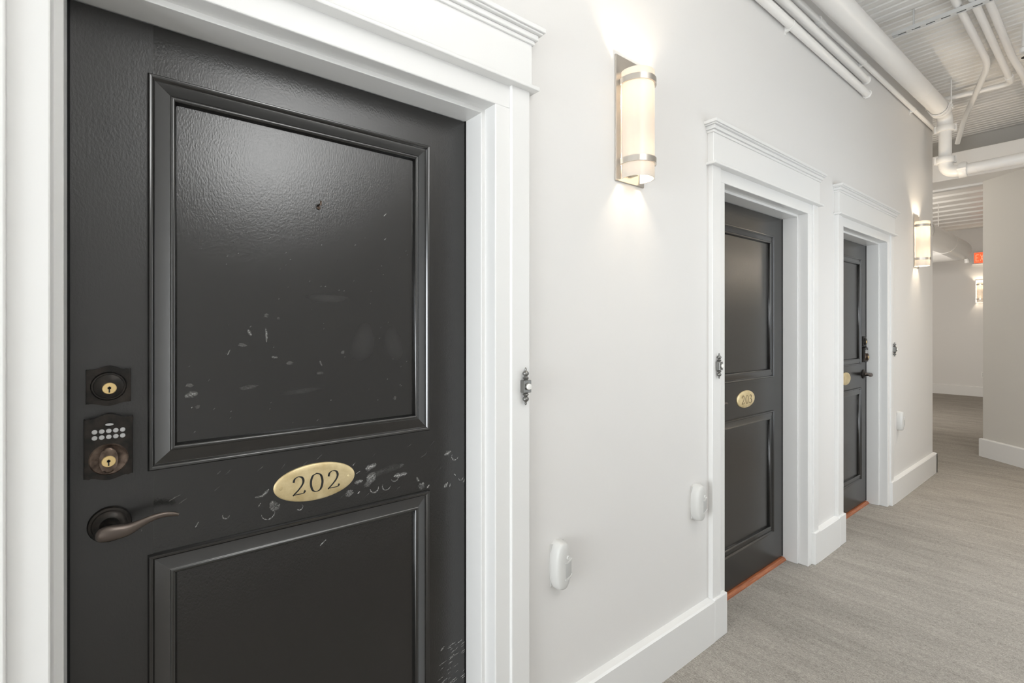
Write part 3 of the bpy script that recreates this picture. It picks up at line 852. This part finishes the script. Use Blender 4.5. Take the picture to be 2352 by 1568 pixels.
obj('upper_elbow', bm, M['pipe'], t, True)
def coupling(c, axis, r):
    bm = nb(); c = Vector(c); ax = Vector(axis)
    prof = [(-0.027, r - .004), (-0.026, r + 0.012), (-0.014, r + 0.017), (0.014, r + 0.017), (0.026, r + 0.012), (0.027, r - .004)]
    tube(bm, [c + ax * h for h, _ in prof], [q for _, q in prof], 24)
    k = obj('grooved_coupling', bm, M['pipe'], t, True, angle=50)
    side = ax.cross(Vector((0, 0, 1))) if abs(ax.z) < 0.9 else Vector((0.35, -0.94, 0))
    side.normalize()
    for s in (-1, 1):
        q = c + side * s * (r + 0.014)
        bm = nb(); tube(bm, [q - ax * 0.03, q + ax * 0.03], 0.014, 6)
        obj('bolt_lug', bm, M['pipe'], k)
XV = XM + 0.03
coupling((XM - 0.14, YM, zm(XM - .14)), (1, 0, 0), 0.059)
coupling((XV, YM, z_far - 0.13), (0, 0, 1), 0.052)
ZH = 2.772
bm = nb(); tube(bm, [(XV, YM, z_far - 0.12), (XV, YM, ZH + 0.12)], 0.047, 24)
obj('drop_pipe', bm, M['pipe'], t, True)
coupling((XV, YM, ZH + 0.115), (0, 0, 1), 0.052)
el = bend((XV, YM, ZH + 0.11), (XV, YM, ZH), (XV, YM - 0.12, ZH), 0.095)
bm = nb(); tube(bm, [(XV, YM, ZH + 0.12)] + el + [(XV, YM - 0.12, ZH)], 0.052, 24)
obj('lower_elbow', bm, M['pipe'], t, True)
coupling((XV, YM - 0.12, ZH), (0, -1, 0), 0.052)
bm = nb(); tube(bm, [(XV, YM - 0.11, ZH), (XV, Y_OPP, ZH + 0.02)], 0.047, 24)
obj('cross_run', bm, M['pipe'], t, True)
# hanger under the main near its end
bm = nb()
pr = []
for k in range(17):
    a = math.pi + math.pi * k / 16
    pr.append(((0.069) * math.cos(a), 0.069 * math.sin(a)))
pr = [(-0.085, 0.02)] + pr + [(0.085, 0.02), (0.10, 0.045)]
a_ = [(p, q) for p, q in pr]; b_ = [(p * 1.06, q * 1.09 - 0.002) for p, q in pr][::-1]
xh = XM - 0.22
loft(bm, [[(xx, YM + p, zm(xh) + q) for p, q in a_ + b_] for xx in (xh - 0.014, xh + 0.014)])
obj('hanger_cradle', bm, M['pipe'], t, True)
for s in (-1, 1):
    bm = nb(); tube(bm, [(xh, YM + s * 0.083, zm(xh)), (xh, YM + s * 0.083, CEIL + .01)], 0.005, 8)
    obj('hanger_rod', bm, M['pipe'], t)

# ------------------------------------------------------------------ ceiling conduits on a strut
ZC = 3.415
def cpipe(label, pts, r=0.021, joints=()):
    t = thing('ceiling_conduit', label, 'conduit', (0, 0, 0), group='white conduits under the corridor ceiling')
    bm = nb(); tube(bm, pts, r, 16); obj('pipe_run', bm, M['pipe'], t, True)
    for c, ax in joints:
        bm = nb(); c = Vector(c); ax = Vector(ax)
        tube(bm, [c - ax * 0.03, c + ax * 0.03], r + 0.006, 16); obj('coupling_sleeve', bm, M['pipe'], t, True)
A0, A1, A2, A3 = (-2.95, -0.622, ZC), (5.25, -0.622, ZC), (6.45, -0.295, ZC - .01), (6.62, -0.22, ZC - .17)
cpipe('white ceiling conduit that bends off towards the wall corner', [A0] + bend(A0, A1, A2, 0.16) + bend(A1, A2, A3, 0.10) + [A3], 0.021)
B0, B1, B2 = (-2.95, -0.692, ZC), (5.80, -0.692, ZC), (5.80, -0.05, ZC + .03)
cpipe('white ceiling conduit that turns back to the wall with an elbow', [B0] + bend(B0, B1, B2, 0.07) + [B2], 0.021, [((5.66, -0.692, ZC), (1, 0, 0))])
C0, C1, C2, C3 = (-2.95, -0.762, ZC), (5.25, -0.750, ZC), (5.55, -0.775, ZC - .03), (6.9, -0.79, ZC - .03)
cpipe('white ceiling conduit with a slight offset running on to the beam', [C0] + bend(C0, C1, C2, 0.1) + bend(C1, C2, C3, 0.1) + [C3], 0.021, [((5.80, -0.777, ZC - .03), (1, 0, 0))])

# slotted strut channel
t = thing('strut_channel', 'grey slotted steel strut carrying the ceiling conduits', 'strut', (4.14, 0, 0))
zs = ZC - 0.022
bm = nb()
box(bm, -0.0205, -0.018, -1.55, -0.285, zs - 0.0205, zs); box(bm, 0.018, 0.0205, -1.55, -0.285, zs - 0.0205, zs)
obj('channel_wall', bm, M['steel'], t)
bm = nb()
y = -0.285; slot, web = 0.045, 0.030
box(bm, -0.0205, -0.0075, -1.55, -0.285, zs - 0.023, zs - 0.0205); box(bm, 0.0075, 0.0205, -1.55, -0.285, zs - 0.023, zs - 0.0205)
while y > -1.55:
    box(bm, -0.0075, 0.0075, max(y - web, -1.55), y, zs - 0.023, zs - 0.0205); y -= web + slot
obj('slotted_face', bm, M['steel'], t)
bm = nb(); box(bm, -0.017, 0.017, -1.54, -0.295, zs - 0.012, zs - 0.006); obj('slot_shade', bm, M['hole'], t)  # dark strip stands for the shade inside the channel
for yy in (-0.40, -1.2):
    bm = nb(); tube(bm, [(0, yy, zs - .02), (0, yy, CEIL + .005)], 0.005, 8); obj('hanger_rod', bm, M['steel'], t)

# pendent sprinkler
t = thing('pendent_sprinkler', 'small pendent sprinkler on a white drop pipe beside the conduits', 'sprinkler', (4.93, -0.845, 3.30))
bm = nb(); tube(bm, [(0, 0, 0.02), (0, 0, CEIL - 3.30 + .01)], 0.016, 14); obj('drop_pipe', bm, M['pipe'], t, True)
bm = nb(); lathe(bm, [(0.024, 0.0), (0.028, 0.006), (0.028, 0.03), (0.020, 0.04)], 'z', (0, 0, 0), 18); obj('fitting', bm, M['pipe'], t, True)
bm = nb()
for s in (-1, 1): tube(bm, [(s * 0.010, 0, 0.0), (s * 0.015, 0, -0.015), (s * 0.006, 0, -0.032)], 0.003, 8)
obj('frame_arms', bm, M['bronze'], t, True)
bm = nb(); lathe(bm, [(0.019, -0.034), (0.019, -0.037), (0.004, -0.040)], 'z', (0, 0, 0), 16); obj('deflector', bm, M['bronze'], t, True)

# ------------------------------------------------------------------ lobby things
t = thing('duct_pipe', 'big round white duct crossing the lobby below its ceiling', 'duct', (0, 0, 0))
d0, d1, d2 = (8.0, 0.55, 2.75), (11.75, 0.55, 2.75), (11.75, 2.9, 2.75)
bm = nb(); tube(bm, [d0] + bend(d0, d1, d2, 0.22, 12) + [d2], 0.165, 28)
obj('duct_run', bm, M['pipe'], t, True)
for x in (8.9, 10.4):
    bm = nb(); tube(bm, [(x - .012, 0.55, 2.75), (x + .012, 0.55, 2.75)], 0.171, 28); obj('joint_band', bm, M['pipe'], t, True)
    if x > 9: bm = nb(); tube(bm, [(x, 0.62, 2.90), (x, 0.62, 3.42)], 0.005, 8); obj('hanger_rod', bm, M['pipe'], t)
bm = nb(); tube(bm, [(11.60, 0.46, 2.60), (11.62, 0.45, 2.53)], [0.03, 0.04], 12); obj('drain_fitting', bm, M['pipe'], t, True)

t = thing('exit_sign', 'glowing red exit sign on the far lobby wall above the sconce', 'sign', (X_FAR, 0.475, 2.79))
obj('housing', B(-0.045, 0.0, -0.165, 0.165, -0.115, 0.115, 0.006, 2), M['outlet'], t)
obj('red_face', B(-0.050, -0.044, -0.155, 0.155, -0.102, 0.105, 0.002), M['exit'], t)
def letter(polys, oy):
    bm = nb()
    for (a, b) in polys:
        p, q = Vector((-0.0512, oy - a[0], a[1])), Vector((-0.0512, oy - b[0], b[1]))
        dvec = (q - p).normalized(); nn = Vector((0, dvec.z, -dvec.y)) * 0.006
        vs = [bm.verts.new(v) for v in (p + nn, q + nn, q - nn, p - nn)]
        ws = [bm.verts.new(v.co + Vector((0.0015, 0, 0))) for v in vs]
        bm.faces.new(vs); bm.faces.new(ws[::-1])
        for i in range(4):
            j = (i + 1) % 4; bm.faces.new((vs[i], vs[j], ws[j], ws[i]))
    obj('letter', bm, M['exit_letter'], t)
h = 0.062; wl = 0.042
letter([((0, -h), (0, h)), ((0, h), (wl, h)), ((0, 0), (wl * .8, 0)), ((0, -h), (wl, -h))], 0.128)
letter([((0, -h), (wl, h)), ((0, h), (wl, -h))], 0.062)
letter([((0, -h), (0, h))], -0.012)
letter([((-wl / 2, h), (wl / 2, h)), ((0, -h), (0, h))], -0.075)
obj('canopy', B(-0.06, 0.0, -0.19, 0.19, -0.128, -0.115, 0.003), M['outlet'], t)

t = thing('wall_outlet', 'white duplex outlet on the far lobby wall above the baseboard', 'outlet', (X_FAR, 0.50, 0.44))
obj('cover_plate', B(-0.006, 0, -0.036, 0.036, -0.058, 0.058, 0.002), M['outlet'], t)
for s in (-1, 1):
    f = obj('receptacle', B(-0.0085, -0.005, -0.017, 0.017, s * 0.020 - 0.014, s * 0.020 + 0.014, 0.002), M['plastic'], t)
    for yy in (-0.006, 0.006):
        obj('slot', B(-0.0088, -0.008, yy - 0.001, yy + 0.001, s * 0.020 - 0.004, s * 0.020 + 0.005), M['hole'], f)
